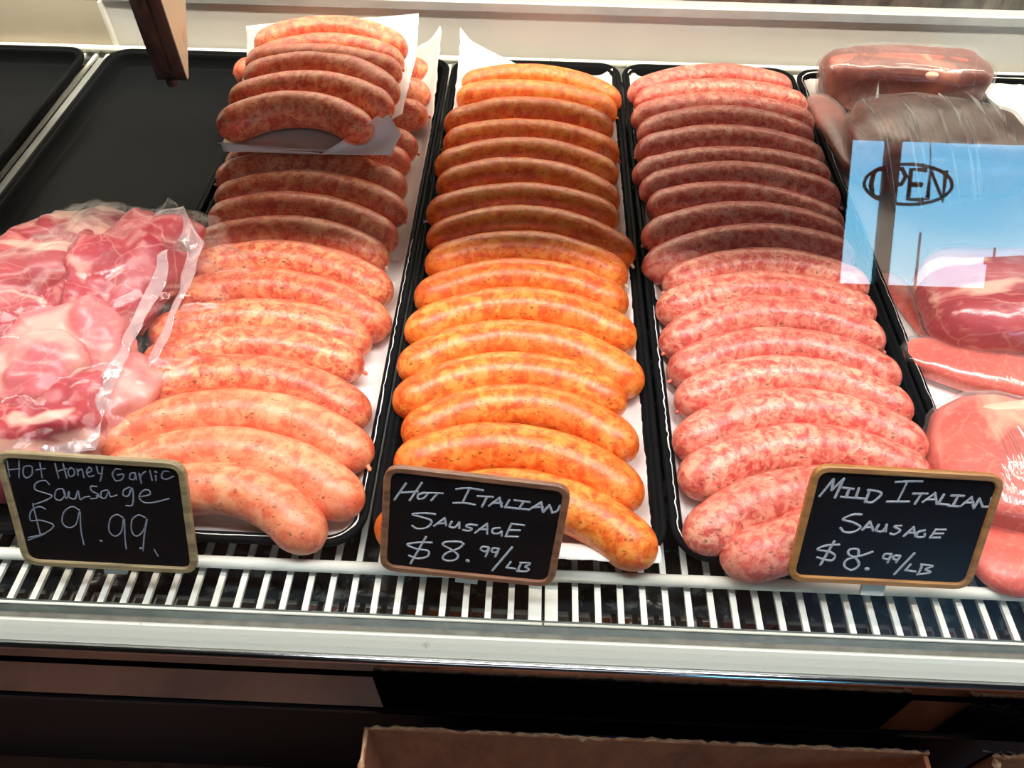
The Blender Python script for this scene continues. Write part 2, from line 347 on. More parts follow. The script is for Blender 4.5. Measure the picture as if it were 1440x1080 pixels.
cprof('drip_pan', [(.214, -.030), (.214, -.034), (1.045, -.034), (1.045, -.030)], MAT['pan'])
cprof('front_lip', [(.2235, -.005), (.2235, -.031), (.2215, -.031), (.2215, -.005)], MAT['rack'])
BW = 1.045
zt = at_y(970, 23, BW).z; zt2 = at_y(970, 11, BW).z; xd = at_y(960, 5, BW).x
cprof('back_wall', [(BW, -.03), (BW, zt), (BW+.02, zt), (BW+.02, -.03)], MAT['backwall'])
cprof('rear_track', [(BW-.004, zt+.0003), (BW-.004, zt2), (BW+.02, zt2), (BW+.02, zt+.0003)], MAT['alu'])
cprof('rear_track_cap', [(BW+.004, zt2+.0003), (BW+.004, zt2+.007), (BW+.05, zt2+.007), (BW+.05, zt2+.0003)], MAT['backwall'])
for a_, b_, nm, mt_ in ((X0, xd, 'rear_panel', 'backwall'), (xd+.0005, X1, 'rear_door', 'steel_dark')):
    profile(nm, [(BW+.004-off.y, zt2+.0075-off.z), (BW+.004-off.y, .64-off.z), (BW+.05-off.y, .64-off.z), (BW+.05-off.y, zt2+.0075-off.z)], a_, b_, MAT[mt_], case)
cprof('added_light_shield', [(.452, .64), (.452, .66), (1.1, .66), (1.1, .64)], MAT['steel_dark'])  # unseen top panel added to keep room light out of the case
# tan side partition at the far back, its edge showing as a bright vertical line
e0 = at_y(172, 80, 1.04)
for nm, xa_, xb_, ya_, mt_ in (('side_panel', X0, e0.x-.004, 1.041, 'sidewall'), ('panel_edge', e0.x-.0038, e0.x, 1.036, 'rack')):
    box(nm, xa_, xb_, ya_-off.y, 1.0447-off.y, -.001-off.z, zt-.0002-off.z+(.1 if nm == 'panel_edge' else 0)*0, MAT[mt_], case)
A = R(21)
gp = empty('glass_pane', (0, .2135, 0), label='slanted clear front glass pane of the meat case', cat='glass pane')
GL = .60/math.cos(A); 
V = []
for t in (0, .005):
    for xx, s in ((X0, 0), (X1, 0), (X1, GL), (X0, GL)):
        V.append((xx, s*math.sin(A)+t*math.cos(A), s*math.cos(A)-t*math.sin(A)))
link('pane', mesh('pane', V, [(3, 2, 1, 0), (4, 5, 6, 7), (0, 1, 5, 4), (1, 2, 6, 5), (2, 3, 7, 6), (3, 0, 4, 7)]), MAT['glass'], gp)
# the upper shelf that shades the middle of the trays, and its bracket
us = box('upper_shelf', X0+.02, X1-.02, .519, .935, .335, .35, MAT['trimdark'], None, .003); tag(us, 'dark upper shelf over the middle of the trays', 'shelf')

br = empty('shelf_bracket', (-.4, .8, .087), label='worn steel shelf bracket hanging down over the empty black tray', cat='bracket')
bl, brr = at_y(221, 112, .80), at_y(263, 113, .80)
def tri_plate(name, pts, x0, x1, mat, parent, l):
    n = len(pts); V = [(x0-l.x, y-l.y, z-l.z) for y, z in pts]+[(x1-l.x, y-l.y, z-l.z) for y, z in pts]
    Fc = [tuple(range(n)), tuple(range(2*n-1, n-1, -1))]+[(i, (i+1) % n, n+(i+1) % n, n+i) for i in range(n)]
    me = mesh(name, V, Fc); bm = bmesh.new(); bm.from_mesh(me); bmesh.ops.recalc_face_normals(bm, faces=bm.faces); bm.to_mesh(me); bm.free()
    return link(name, me, mat, parent)
xa, xb, zb = bl.x, brr.x, bl.z
l = br.location
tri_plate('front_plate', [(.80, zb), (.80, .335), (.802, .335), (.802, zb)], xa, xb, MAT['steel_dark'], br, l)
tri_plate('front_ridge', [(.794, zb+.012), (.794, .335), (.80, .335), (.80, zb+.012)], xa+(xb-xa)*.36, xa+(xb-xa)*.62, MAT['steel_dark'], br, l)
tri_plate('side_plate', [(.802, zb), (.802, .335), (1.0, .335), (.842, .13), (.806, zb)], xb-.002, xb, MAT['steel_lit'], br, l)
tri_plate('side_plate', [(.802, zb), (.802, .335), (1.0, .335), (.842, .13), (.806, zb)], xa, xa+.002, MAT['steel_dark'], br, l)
link('bolt', tube_mesh('bolt', [(( xa+xb)/2-l.x, -.002, zb-l.z+.003), ((xa+xb)/2-l.x, -.002, zb-l.z-.004)], .006, 10), MAT['steel_dark'], br)

# ---- wire racks
def wire_path(w):
    return [(.2245, -.004), (1.034, -.004)]
def bar_mesh(name, w, h=.003):
    P = wire_path(w); V = []; Fc = []
    for y, z in P: V += [(-w/2, y, z), (w/2, y, z), (w/2, y, z-h), (-w/2, y, z-h)]
    for i in range(len(P)-1):
        for k in range(4): Fc.append((i*4+k, i*4+(k+1) % 4, i*4+4+(k+1) % 4, i*4+4+k))
    Fc += [(3, 2, 1, 0), tuple(len(P)*4-4+k for k in range(4))]
    me = mesh(name, V, Fc); bm = bmesh.new(); bm.from_mesh(me); bmesh.ops.recalc_face_normals(bm, faces=bm.faces); bm.to_mesh(me); bm.free(); me.materials.append(MAT['rack']); return me
wm, wm2 = bar_mesh('wire', .0045), bar_mesh('edge_bar', .0095)
for side, xs, xe, lab in ((-1, .0188, -1.15, 'white coated wire rack under the hot honey garlic tray'), (1, .0204, 1.15, 'white coated wire rack under the mild Italian tray')):
    rk = empty('wire_rack', (xs, 0, 0), label=lab, cat='rack', group='white wire racks')
    eb = bpy.data.objects.new('edge_bar', wm2); C.objects.link(eb); eb.parent = rk; eb.location = (side*.0052, 0, 0)
    k = 1; x = side*(.0052+.0175)
    while abs(x) < 1.1:
        o = bpy.data.objects.new('wire', wm); C.objects.link(o); o.parent = rk; o.location = (x, 0, 0); x += side*.01665
    L = side*1.12
    for (y, z, r, nm) in ((.2595, .0035, .0046, 'front_rail'), (1.034, .0015, .0050, 'back_rail'), (.62, -.010, .003, 'cross_rail')):
        link(nm, tube_mesh(nm, [(0, y, z), (L, y, z)], r, 14), MAT['rack'], rk, smooth=True)
    link('front_edge', tube_mesh('front_edge', [(0, .2245, -.0025), (L, .2245, -.0025)], .0012, 8), MAT['rack'], rk, smooth=True)

# ---- trays
def rrect(x0, x1, y0, y1, r, n=8):
    P = []
    for cx, cy_, a0 in ((x1-r, y1-r, 0), (x0+r, y1-r, 90), (x0+r, y0+r, 180), (x1-r, y0+r, 270)):
        for k in range(n+1):
            a = R(a0+90*k/n); P.append((cx+r*math.cos(a), cy_+r*math.sin(a)))
    return P
def tray(x0, x1, y0, y1, label, z=.0005):
    cx, cyy = (x0+x1)/2, (y0+y1)/2
    prof = [(.0125, 0), (.0015, .014), (0, .0185), (.0012, .0205), (.0035, .0210), (.0050, .0200), (.0058, .0180), (.0068, .0180), (.0078, .0192), (.0090, .0185), (.0105, .0150), (.0150, .0030), (.020, .0015)]
    V = []; Fc = []; n = None
    for ins, zz in prof:
        P = rrect(x0+ins, x1-ins, y0+ins, y1-ins, max(.030-ins, .008)); n = len(P)
        V += [(x-cx, y-cyy, zz) for x, y in P]
    for i in range(len(prof)-1):
        for k in range(n): Fc.append((i*n+k, i*n+(k+1) % n, (i+1)*n+(k+1) % n, (i+1)*n+k))
    Fc.append(tuple((len(prof)-1)*n+k for k in range(n))); Fc.append(tuple(range(n-1, -1, -1)))
    o = link('meat_tray', mesh('meat_tray', V, Fc), MAT['tray'], None, (cx, cyy, z)); 
    for p in o.data.polygons: p.use_smooth = len(p.vertices) == 4
    return tag(o, label, 'tray', 'black plastic meat trays')
TX = [(-.834, -.606), (-.576, -.3495), (-.346, -.1145), (-.1125, .1115), (.1135, .3415), (.3435, .572)]
tray(*TX[0], .268, 1.0, 'empty black meat tray farthest beyond the steel divider')
tray(*TX[1], .268, 1.0, 'black tray empty at the back with bagged pork at the front')
tray(*TX[2], .268, 1.0, 'black tray of honey garlic sausages beside the bagged pork')
tray(*TX[3], .268, 1.0, 'black tray holding the orange hot Italian sausages')
tray(*TX[4], .268, 1.0, 'black tray holding the pink mild Italian sausages')
tray(*TX[5], .268, 1.0, 'black tray under the plastic wrapped pork cuts')
TX.append((.5735, .80)); tray(*TX[6], .268, 1.0, 'paper lined empty tray beyond the wrapped pork')
dv = box('rack_divider', -.6015, -.580, .30, 1.0, .0005, .006, MAT['alu'], None, .001); tag(dv, 'narrow metal strip between the two empty black trays', 'divider')

# ---- paper sheets
def sheet(name, poly_fn, label, nu=30, nv=60, group='white paper liners', jag=.0018, seed=0, mat='paper'):
    rnd = random.Random(seed); V = []; Fc = []
    for j in range(nv+1):
        for i in range(nu+1):
            u, v = i/nu, j/nv
            x, y, z = poly_fn(u, v)
            if i in (0, nu): x += (rnd.random()-.5)*jag
            if j in (0, nv): y += (rnd.random()-.5)*jag*.5
            V.append((x, y, z+.0006*noise.noise(Vector((x*30, y*30, seed)))+.0006))
    c = Vector(V[len(V)//2]); V = [tuple(Vector(p)-c) for p in V]
    for j in range(nv):
        for i in range(nu):
            a = j*(nu+1)+i; Fc.append((a, a+1, a+nu+2, a+nu+1))
    o = link(name, mesh(name, V, Fc), MAT[mat], None, c, smooth=True)
    md = o.modifiers.new('thick', 'SOLIDIFY'); md.thickness = .0003
    return tag(o, label, 'paper', group)
def lined(x0, x1, y0, y1, tr, z=.0032, cl=0., crr=0., over=False):
    """a sheet lying in tray tr = (tx0, tx1): flat on the floor, climbing the tray walls, following its round corners"""
    tx0, tx1, ty0, ty1 = tr[0], tr[1], .268, 1.0; rr = .03
    def wall(x, y):
        dx = min(x-tx0, tx1-x); dy = min(y-ty0, ty1-y)
        d = rr-math.hypot(rr-dx, rr-dy) if dx < rr and dy < rr else min(dx, dy)
        return d
    def f(u, v):
        x, y = x0+(x1-x0)*u, y0+(y1-y0)*v; zz = z
        pass
        for _ in range(6):
            if not over and wall(x, y) < .0058:
                cx = min(max(x, tx0+rr), tx1-rr); cyq = min(max(y, ty0+rr), ty1-rr); k = .0058-wall(x, y)+.0001
                vx, vy = cx-x, cyq-y; L_ = math.hypot(vx, vy)+1e-9; x += vx/L_*k; y += vy/L_*k
        d = wall(x, y) if not over else min(x-tx0, tx1-x)
        if d < .019: zz = z+.0160*min(1, (.019-d)/.0125)
        if over and y-ty0 < .020: zz = max(zz, z+(.0238-z)*min(1, (.020-(y-ty0))/.013))
        if cl: zz += cl*max(0, (u*.8+v-1.35)/.45)**1.3
        if crr: zz += crr*max(0, ((1-u)*.8+v-1.35)/.45)**1.3
        return (x, y, zz)
    return f
sheet('paper_liner', lined(-.3395, -.121, .2735, .62, (-.346, -.1145)), 'white paper sheet under the front honey garlic sausages', 46, 60, seed=1)
sheet('paper_liner', lined(-.338, -.124, .60, .985, (-.346, -.1145), .0042, cl=.05), 'white paper sheet under the back honey garlic sausages, corner turned up', 46, 60, seed=2)
sheet('paper_liner', lined(-.0985, .1035, .2625, .535, (-.1125, .1115), over=True), 'white paper sheet under the front hot Italian sausages', 46, 60, seed=3)
sheet('paper_liner', lined(-.099, .101, .515, .985, (-.1125, .1115), .0042, crr=.05), 'white paper sheet under the back hot Italian sausages', 46, 60, seed=4)
sheet('paper_liner', lined(.1195, .290, .2735, .535, (.1135, .3415)), 'white paper sheet under the front mild Italian sausages', 46, 60, seed=5)
sheet('paper_liner', lined(.1215, .326, .550, .985, (.1135, .3415), .0042), 'white paper sheet under the back mild Italian sausages', 46, 60, seed=6)
sheet('paper_liner', lined(.350, .565, .2735, .995, (.3435, .572)), 'white paper sheet beneath the plastic wrapped pork', 46, 60, seed=7)
sheet('paper_liner', lined(.580, .795, .2735, .995, (.5735, .80)), 'bare white paper sheet in the tray beyond the wrapped pork', 40, 50, seed=8)

# ---- sausages
def circle3(a, b, c):
    ab, ac = b-a, c-a; n = ab.cross(ac)
    if n.length < 1e-7: return None
    o = a+(n.cross(ab)*ac.length_squared+ac.cross(n)*ab.length_squared)/(2*n.length_squared)
    return o, n.normalized()
SEED = [0]
def sausage(L, T, Rr, mat, label, group, r=.0202, lift=.008, zb=.004, endlift=0., squash=1.0):
    SEED[0] += 1; sd = SEED[0]; rnd = random.Random(sd)
    r *= 1+rnd.uniform(-.03, .03)
    zc = zb+r+lift
    a = at(*L, zb+r+endlift); c = at(*Rr, zb+r+endlift); b = at(*T, zc+r*UPV.z)-UPV*r
    cf = circle3(a, b, c); o_, n_ = cf; rad = (a-o_).length
    ea = (a-o_).normalized(); eb = n_.cross(ea)
    ang = lambda p: math.atan2((p-o_).dot(eb), (p-o_).dot(ea)) % (2*math.pi)
    tot = ang(c); ext = .70*r/rad; t0, t1 = -ext, tot+ext; Ltot = (t1-t0)*rad
    N = 44; cap = 1.2*r; V = []; Fc = []; seg = 22
    org = (a+b+c)/3; org.z = zb
    S = []
    for i in range(N+1):
        q = i/N; S.append((1-math.cos(math.pi*q))/2*.55+q*.45)
    pts = []; tips = []
    for i, q in enumerate(S):
        t = t0+(t1-t0)*q; p = o_+(ea*math.cos(t)+eb*math.sin(t))*rad
        s = q*Ltot; d = min(s, Ltot-s)
        k = math.sqrt(max(0, 1-(1-d/cap)**2)) if d < cap else 1
        k = max(k, .12 if i in (0, N) else .0)
        k *= 1+.035*noise.noise(Vector((s*28, sd*7.1, 0)))
        tan = (-ea*math.sin(t)+eb*math.cos(t)); out = (ea*math.cos(t)+eb*math.sin(t))
        up_ = tan.cross(out).normalized()
        if up_.z < 0: up_ = -up_
        for j in range(seg):
            th = 2*math.pi*j/seg
            dd = out*math.cos(th)+up_*math.sin(th)
            pp = p+dd*r*k*(1+.03*noise.noise((p+dd*r)*55+Vector((sd, 0, 0))))
            if pp.z < zb: pp.z = zb
            V.append(pp-org)
        if i == 0: tips.append((p, -tan))
        if i == N: tips.append((p, tan))
    for i in range(N):
        for j in range(seg): Fc.append((i*seg+j, i*seg+(j+1) % seg, (i+1)*seg+(j+1) % seg, (i+1)*seg+j))
    Fc += [tuple(range(seg-1, -1, -1)), tuple(N*seg+j for j in range(seg))]
    me = mesh('sausage', V, Fc); bm = bmesh.new(); bm.from_mesh(me); bmesh.ops.recalc_face_normals(bm, faces=bm.faces); bm.to_mesh(me); bm.free()
    o = link('sausage', me, SM[mat], None, org, smooth=True); tag(o, label, 'sausage', group)
    for p, d in tips:
        if rnd.random() > .3: continue
        q = p-org; side = d.cross(Vector((0, 0, 1))).normalized()
        ln = rnd.uniform(.0015, .0035)
        tp = [q-d*.002, q+d*ln*.4, q+d*ln+side*.0005, q+d*(ln*1.6)+side*.0012]
        link('casing_twist', tube_mesh('casing_twist', tp, [.0034, .0016, .0020, .0009], 8), MAT['casing'] if rnd.random() < .12 else SM[mat], o, smooth=True)
    return o
def rows(data, mats, kind, where, group, **k):
    n = len(data)
    for i, (L, T, Rr) in enumerate(data):
        pos = n-1-i
        lab = kind+(', front one in '+where if pos == 0 else ', '+ORD[pos]+' from the front in '+where)
        if i == 0: lab = kind+', rearmost in '+where
        sausage(L, T, Rr, mats(pos), lab, group, **k)
T2 = [((662,123),(744,91),(858,145)), ((657,142),(750,114),(851,160)), ((641,178),(747,136.5),(846,184)), ((640,205),(744,168),(854,219)), ((629,238),(734,193.5),(851,249)),
 ((632,265),(750,223),(852,285)), ((618,304),(731,257),(851,309)), ((619,340),(737,288.5),(873,361)), ((618,375),(731,324),(862,390)), ((604,422),(727,363),(862,429)),
 ((591,469),(727,403),(873,476)), ((582,518),(727,449),(882,538)), ((576,567),(727,494),(858,567)), ((589,611),(718,538),(873,629)), ((580,655),(718,594),(878,696)),
 ((620,712),(735,660),(896,775)), ((556,742),(630,708),(712,725))]
T3 = [((898,135),(998,91),(1098,128)), ((908,147),(1020,112),(1118,152)), ((904,170),(1002,131),(1127,178)), ((912,191),(1011,149),(1127,198)), ((910,217),(1017,176),(1140,227)),
 ((907,249),(1017,206),(1148,253)), ((917,271),(1024,227),(1162,283)), ((928,293),(1030,256),(1166,319)), ((922,337),(1036,283),(1168,337)), ((924,378),(1036,315),(1181,365)),
 ((952,402),(1052,348),(1200,407)), ((944,439),(1061,381),(1209,444)), ((950,485),(1061,416),(1221,482)), ((961,524),(1070,460),(1243,533)), ((972,566),(1087,499),(1258,581)),
 ((972,626),(1118,545),(1277,631)), ((980,676),(1118,595),(1282,672)), ((990,755),(1130,655),(1270,720)), ((1040,783),(1098,730),(1150,732))]
T1 = [((345,103),(480,78),(590,103)), ((340,140),(470,105),(590,134)), ((345,180),(460,140),(586,163)), ((345,205),(455,165),(571,210)), ((335,235),(445,188),(560,232)), ((323,253),(420,210),(554,266)),
 ((321,283),(429,239),(554,301)), ((313,311),(418,270),(540,337)), ((292,350),(407,303),(527,366)), ((272,388),(401,338),(531,411)), ((257,426),(381,377),(528,459)), ((233,474),(364,419),(501,482)),
 ((224,513),(355,458),(490,514)), ((194,565),(355,498),(497,583)), ((155,628),(329,546),(500,640)), ((175,668),(318,599),(484,705)), ((190,720),(305,648),(430,753))]
rows(T2, lambda p: 'hot', 'orange hot Italian sausage', 'the middle tray', 'hot Italian sausages')
rows(T3, lambda p: 'mild', 'pink mild Italian sausage', 'its tray', 'mild Italian sausages')
rows(T1, lambda p: 'honey_smooth' if p < 3 else 'honey', 'honey garlic sausage', 'the tray beside the bagged pork', 'honey garlic sausages on the tray')
# upper stack on its own sheet
TU = [((375,66),(475,24),(556,71)), ((377,86),(470,48),(552,90)), ((363,92),(462,64),(549,104)), ((360,112),(470,75),(544,133)), ((340,144),(450,101),(536,153)), ((324,179),(425,129),(506,184))]
names = ['bright orange sausage at the very top of the pile on raised paper', 'orange sausage tucked second at the back of the raised pile', 'brownish sausage third from the back of the raised paper pile',
 'brownish sausage fourth from the back of the raised paper pile', 'second sausage from the front of the raised paper pile', 'front sausage lying on the raised paper, open curve towards the glass']
for (L, T, Rr), nm in zip(TU, names): sausage(L, T, Rr, 'honey', nm, 'honey garlic sausages on the raised paper', zb=.0555, r=.0196, lift=.006)
pa, pb_, pc_, pd = at(311, 211, .054), at(552, 217, .054), at(590, 30, .074), at(352, 62, .062)
def raised(u, v):
    p = (pa*(1-u)+pb_*u)*(1-v)+(pd*(1-u)+pc_*u)*v
    z = .054+.0012*math.sin(u*6)+.03*max(0, (v-.8)/.2)**1.5
    y = p.y; x = p.x
    if v < .06:                                        # front lip curls up and forward
        k = (1-v/.06); z += .011*k*(.35+.65*abs(2*u-1)**1.5); y -= .004*k
    if u > .62 and v < .3:                             # folded-up front corner
        k = max(0, (u-.62)/.38-(v/.3)); z += .030*k; x -= .012*k; y += .012*k
    return (x, y, z)
rp = sheet('paper_liner', raised, 'raised white paper sheet lying on the honey garlic sausages, corner curled', 50, 60, seed=9, jag=.001)

def patch(name, a, b, c, d, parent, sag=.0, n=14):
    """bilinear patch a-b (bottom) to d-c (top), pixel + height corners, bulging along its normal"""
    a, b, c, d = [at(*q) for q in (a, b, c, d)]; nr = (b-a).cross(d-a).normalized(); V = []; Fc = []
    for j in range(n+1):
        for i in range(n+1):
            u, v = i/n, j/n; p = a.lerp(b, u).lerp(d.lerp(c, u), v)
            V.append(p+nr*(sag*math.sin(math.pi*v)*math.sin(math.pi*u)+.0006*noise.noise(p*90))-parent.location)
    for j in range(n):
        for i in range(n): q = j*(n+1)+i; Fc.append((q, q+1, q+n+2, q+n+1))
    o = link(name, mesh(name, V, Fc), MAT['paper'], parent, smooth=True); md = o.modifiers.new('t', 'SOLIDIFY'); md.thickness = .0003; return o
patch('folded_corner', (450, 217, .056), (549, 218, .057), (564, 188, .070), (546, 161, .082), rp, -.007)
patch('folded_edge', (314, 213, .055), (450, 217, .055), (450, 215, .057), (310, 200, .062), rp, .003)

# ---- meat cuts
def lump(name, c, rad, rot, seed, mat, parent=None, sub=5, amp=.16, freq=22, power=.8, floor=.006, shell=0.):
    bm = bmesh.new(); bmesh.ops.create_icosphere(bm, subdivisions=sub, radius=1)
    mt = Matrix.Rotation(rot[2], 3, 'Z') @ Matrix.Rotation(rot[1], 3, 'Y') @ Matrix.Rotation(rot[0], 3, 'X')
    for v in bm.verts:
        p = v.co.copy(); q = Vector([math.copysign(abs(t)**power, t) for t in p]); q = Vector((q.x*rad[0], q.y*rad[1], q.z*rad[2]))
        wpt = mt @ q+Vector(c); d = (mt @ q).normalized()
        n_ = noise.noise(wpt*freq+Vector((seed*3.1, 0, 0)))+.4*noise.noise(wpt*freq*2.7+Vector((seed, 5, 0)))
        wpt += d*(min(rad)*amp*n_*2+shell)
        if wpt.z < floor: wpt.z = floor+.0005*n_
        v.co = wpt-Vector(c)
    me = bpy.data.meshes.new(name); bm.to_mesh(me); bm.free()
    loc = Vector(c)-(parent.location if parent else Vector())
    return link(name, me, mat, parent, loc, smooth=True)
def ribbon(name, pts, widths, dirs, mat, parent, thick=.0004, nn=8, sd=0):
    """a strip of film following pts, spreading along dirs, with small wrinkles"""
    V = []; Fc = []; pl = parent.location if parent else Vector()
    P = []; K = 10
    for i in range(len(pts)-1):
        for k in range(K): t = k/K; P.append((pts[i].lerp(pts[i+1], t), widths[i]*(1-t)+widths[i+1]*t, dirs[i].lerp(dirs[i+1], t)))
    P.append((pts[-1], widths[-1], dirs[-1]))
    for i, (p, wd, d) in enumerate(P):
        for j in range(nn+1):
            u = j/nn-.5; q = p+d.normalized()*wd*u; q = q+Vector((0, 0, .004*noise.noise(q*60+Vector((sd, 0, 0)))))+Vector((.003*noise.noise(q*45), 0, 0)); V.append(q-pl)
    for i in range(len(P)-1):
        for j in range(nn): a = i*(nn+1)+j; Fc.append((a, a+1, a+nn+2, a+nn+1))
    o = link(name, mesh(name, V, Fc), mat, parent, smooth=True); md = o.modifiers.new('t', 'SOLIDIFY'); md.thickness = thick; return o
bp = empty('bagged_pork', at(110, 470, .0)+Vector((0, 0, .004)), label='large clear bag of raw pork chunks in the black tray', cat='meat')
CH = [((35, 400, .040), (.085, .055, .038), .3, 'pork_band'), ((178, 395, .048), (.046, .085, .040), -.35, 'pork'), ((108, 500, .050), (.052, .042, .036), .2, 'pork_fat'),
      ((-10, 495, .045), (.06, .05, .04), 0, 'pork'), ((30, 605, .042), (.075, .045, .036), .3, 'pork'), ((238, 375, .030), (.022, .048, .024), -.4, 'pork_band'),
      ((140, 575, .034), (.042, .06, .030), -.5, 'pork_fat'), ((110, 345, .042), (.06, .035, .034), .1, 'pork_band'), ((60, 545, .052), (.05, .035, .034), .5, 'pork_fat')]
for i, ((px, py, z), rad, rz, mt_) in enumerate(CH):
    c = at(px, py, z); lump('pork_chunk', c, rad, (0, 0, rz), i+1, MAT[mt_], bp, 5, .22, 26)
lump('bag_film', at(112, 462, .04), (.130, .158, .044), (0, 0, -.25), 3, MAT['bag'], bp, 6, .20, 30, .8, .007)
up = Vector((0, 0, 1))
def wp(L): return [at(*p) for p in L]
ribbon('bag_seam', wp([(232, 352, .085), (222, 400, .08), (195, 450, .075), (160, 520, .07), (120, 580, .06), (85, 640, .05)]), [.008, .013, .010, .013, .03, .05], [Vector((1, .2, 0))]*6, MAT['seam'], bp, sd=3)
ribbon('bag_seam', wp([(236, 296, .085), (274, 345, .075), (262, 400, .066), (238, 455, .058), (208, 515, .05), (168, 590, .035)]), [.03, .018, .012, .010, .012, .016], [Vector((1, .1, .4))]*6, MAT['seam'], bp, sd=8)
ribbon('bag_corner', wp([(200, 325, .07), (222, 312, .08), (246, 318, .08), (270, 345, .07)]), [.03, .06, .055, .03], [Vector((.2, 1, .2)), Vector((.1, 1, .2)), Vector((-.2, 1, .2)), Vector((-.4, 1, 0))], MAT['bag'], bp, sd=5)

def wrapped(name, label, c, rad, rz, mat, seed, film='film', fat=None, power=.7, amp=.12, cat='meat', grp=None):
    e_ = empty(name, Vector((c.x, c.y, .004)), label=label, cat=cat, group=grp)
    lump('meat', c, rad, (0, 0, rz), seed, MAT[mat], e_, 5, amp, 20, power)
    lump('plastic_wrap', c, tuple(q+.002 for q in rad), (0, 0, rz), seed, MAT[film], e_, 5, amp, 20, power, .0052, .001)
    return e_
w1 = wrapped('wrapped_loin', 'wrapped pork loin against the back wall with orange top edge', at(1268, 112, .036), (.104, .040, .032), -.02, 'loin', 21, power=.45)
w2 = wrapped('wrapped_loin', 'wrapped dark loin lying in front of the rearmost loin', at(1315, 205, .036), (.098, .066, .031), -.02, 'loin', 22, power=.5)
w3 = wrapped('wrapped_loin', 'narrow wrapped loin piece beside the mild Italian tray rim', at(1178, 190, .018), (.020, .085, .013), .12, 'loin', 23)
w4 = wrapped('bagged_pork_steak', 'bagged marbled pork steak just below the mirrored blue window', at(1425, 425, .040), (.085, .060, .032), -.1, 'pork_band', 24, 'bag')
w5 = wrapped('pork_chop', 'curved coral pork chop on white paper below the bagged steak', at(1400, 525, .016), (.078, .026, .013), -.30, 'chop', 25)
w6 = wrapped('pork_chop', 'thick wrapped pork chop nearest the glass beside the mild Italian sign', at(1440, 655, .028), (.072, .062, .024), -.1, 'chop', 26, 'film')
lump('fat_rind', at(1436, 590, .030), (.066, .010, .022), (0, 0, .12), 7, MAT['fat_edge'], w6, 4, .1, 20, .8)
w7 = wrapped('pork_scrap', 'thin wrapped pork strip along the rim of the tray', at(1290, 440, .008), (.014, .060, .004), .25, 'chop', 27)
lump('meat', at(1430, 785, .014), (.035, .03, .012), (0, 0, 0), 9, MAT['chop'], w6, 4, .1, 20, .8)
lump('fat_cap', at(1272, 92, .058), (.094, .014, .012), (0, 0, -.02), 31, MAT['chop'], w1, 4, .1, 20, .7)
lump('wrap_spot', at(1311, 106, .070), (.008, .006, .004), (0, 0, 0), 4, MAT['fat_edge'], w1, 3, .05, 20, 1)
# stretched film fan over the dark loins
def film_fan(name, top, bot, parent, mat, nr=26, seed=0, amp=.0035):
    rnd = random.Random(seed); V = []; Fc = []; nu, nv = nr*6, 10
    for j in range(nv+1):
        v = j/nv
        for i in range(nu+1):
            u = i/nu; p = top[0].lerp(top[1], u).lerp(bot[0].lerp(bot[1], u), v)
            rg = abs(math.sin(u*nr*math.pi+.8*math.sin(u*17)))**3*amp*(.2+.8*math.sin(math.pi*min(1, v+.1)))
            V.append(p+Vector((0, 0, rg+.018*math.sin(math.pi*v)))-parent.location)
    for j in range(nv):
        for i in range(nu): a = j*(nu+1)+i; Fc.append((a, a+1, a+nu+2, a+nu+1))
    return link(name, mesh(name, V, Fc), mat, parent, smooth=True)
film_fan('stretched_film', (at(1205, 140, .068), at(1372, 128, .068)), (at(1255, 300, .04), at(1450, 270, .04)), w2, MAT['painted_glint'], 24, 2)
film_fan('stretched_film', (at(1165, 88, .05), at(1215, 84, .06)), (at(1180, 140, .02), at(1235, 150, .03)), w1, MAT['painted_glint'], 7, 3, .003)
film_fan('stretched_film', (at(1395, 600, .055), at(1440, 600, .055)), (at(1405, 780, .012), at(1470, 780, .012)), w6, MAT['painted_glint'], 8, 5, .003)
sheet('paper_liner', lambda u, v: tuple(at(1330-25*v+(190)*u, 452+38*(1-v)+48*u+20*u*(1-v), .030-.02*(1-v))), 'folded white paper between the bagged steak and the coral chop', 20, 12, seed=11, jag=.0005)
sheet('paper_liner', lambda u, v: tuple(at(1392+80*u, 812-48*v+30*u*v, .004+.006*v)), 'loose white paper corner beside the mild Italian sign', 12, 8, seed=12, jag=.0005)

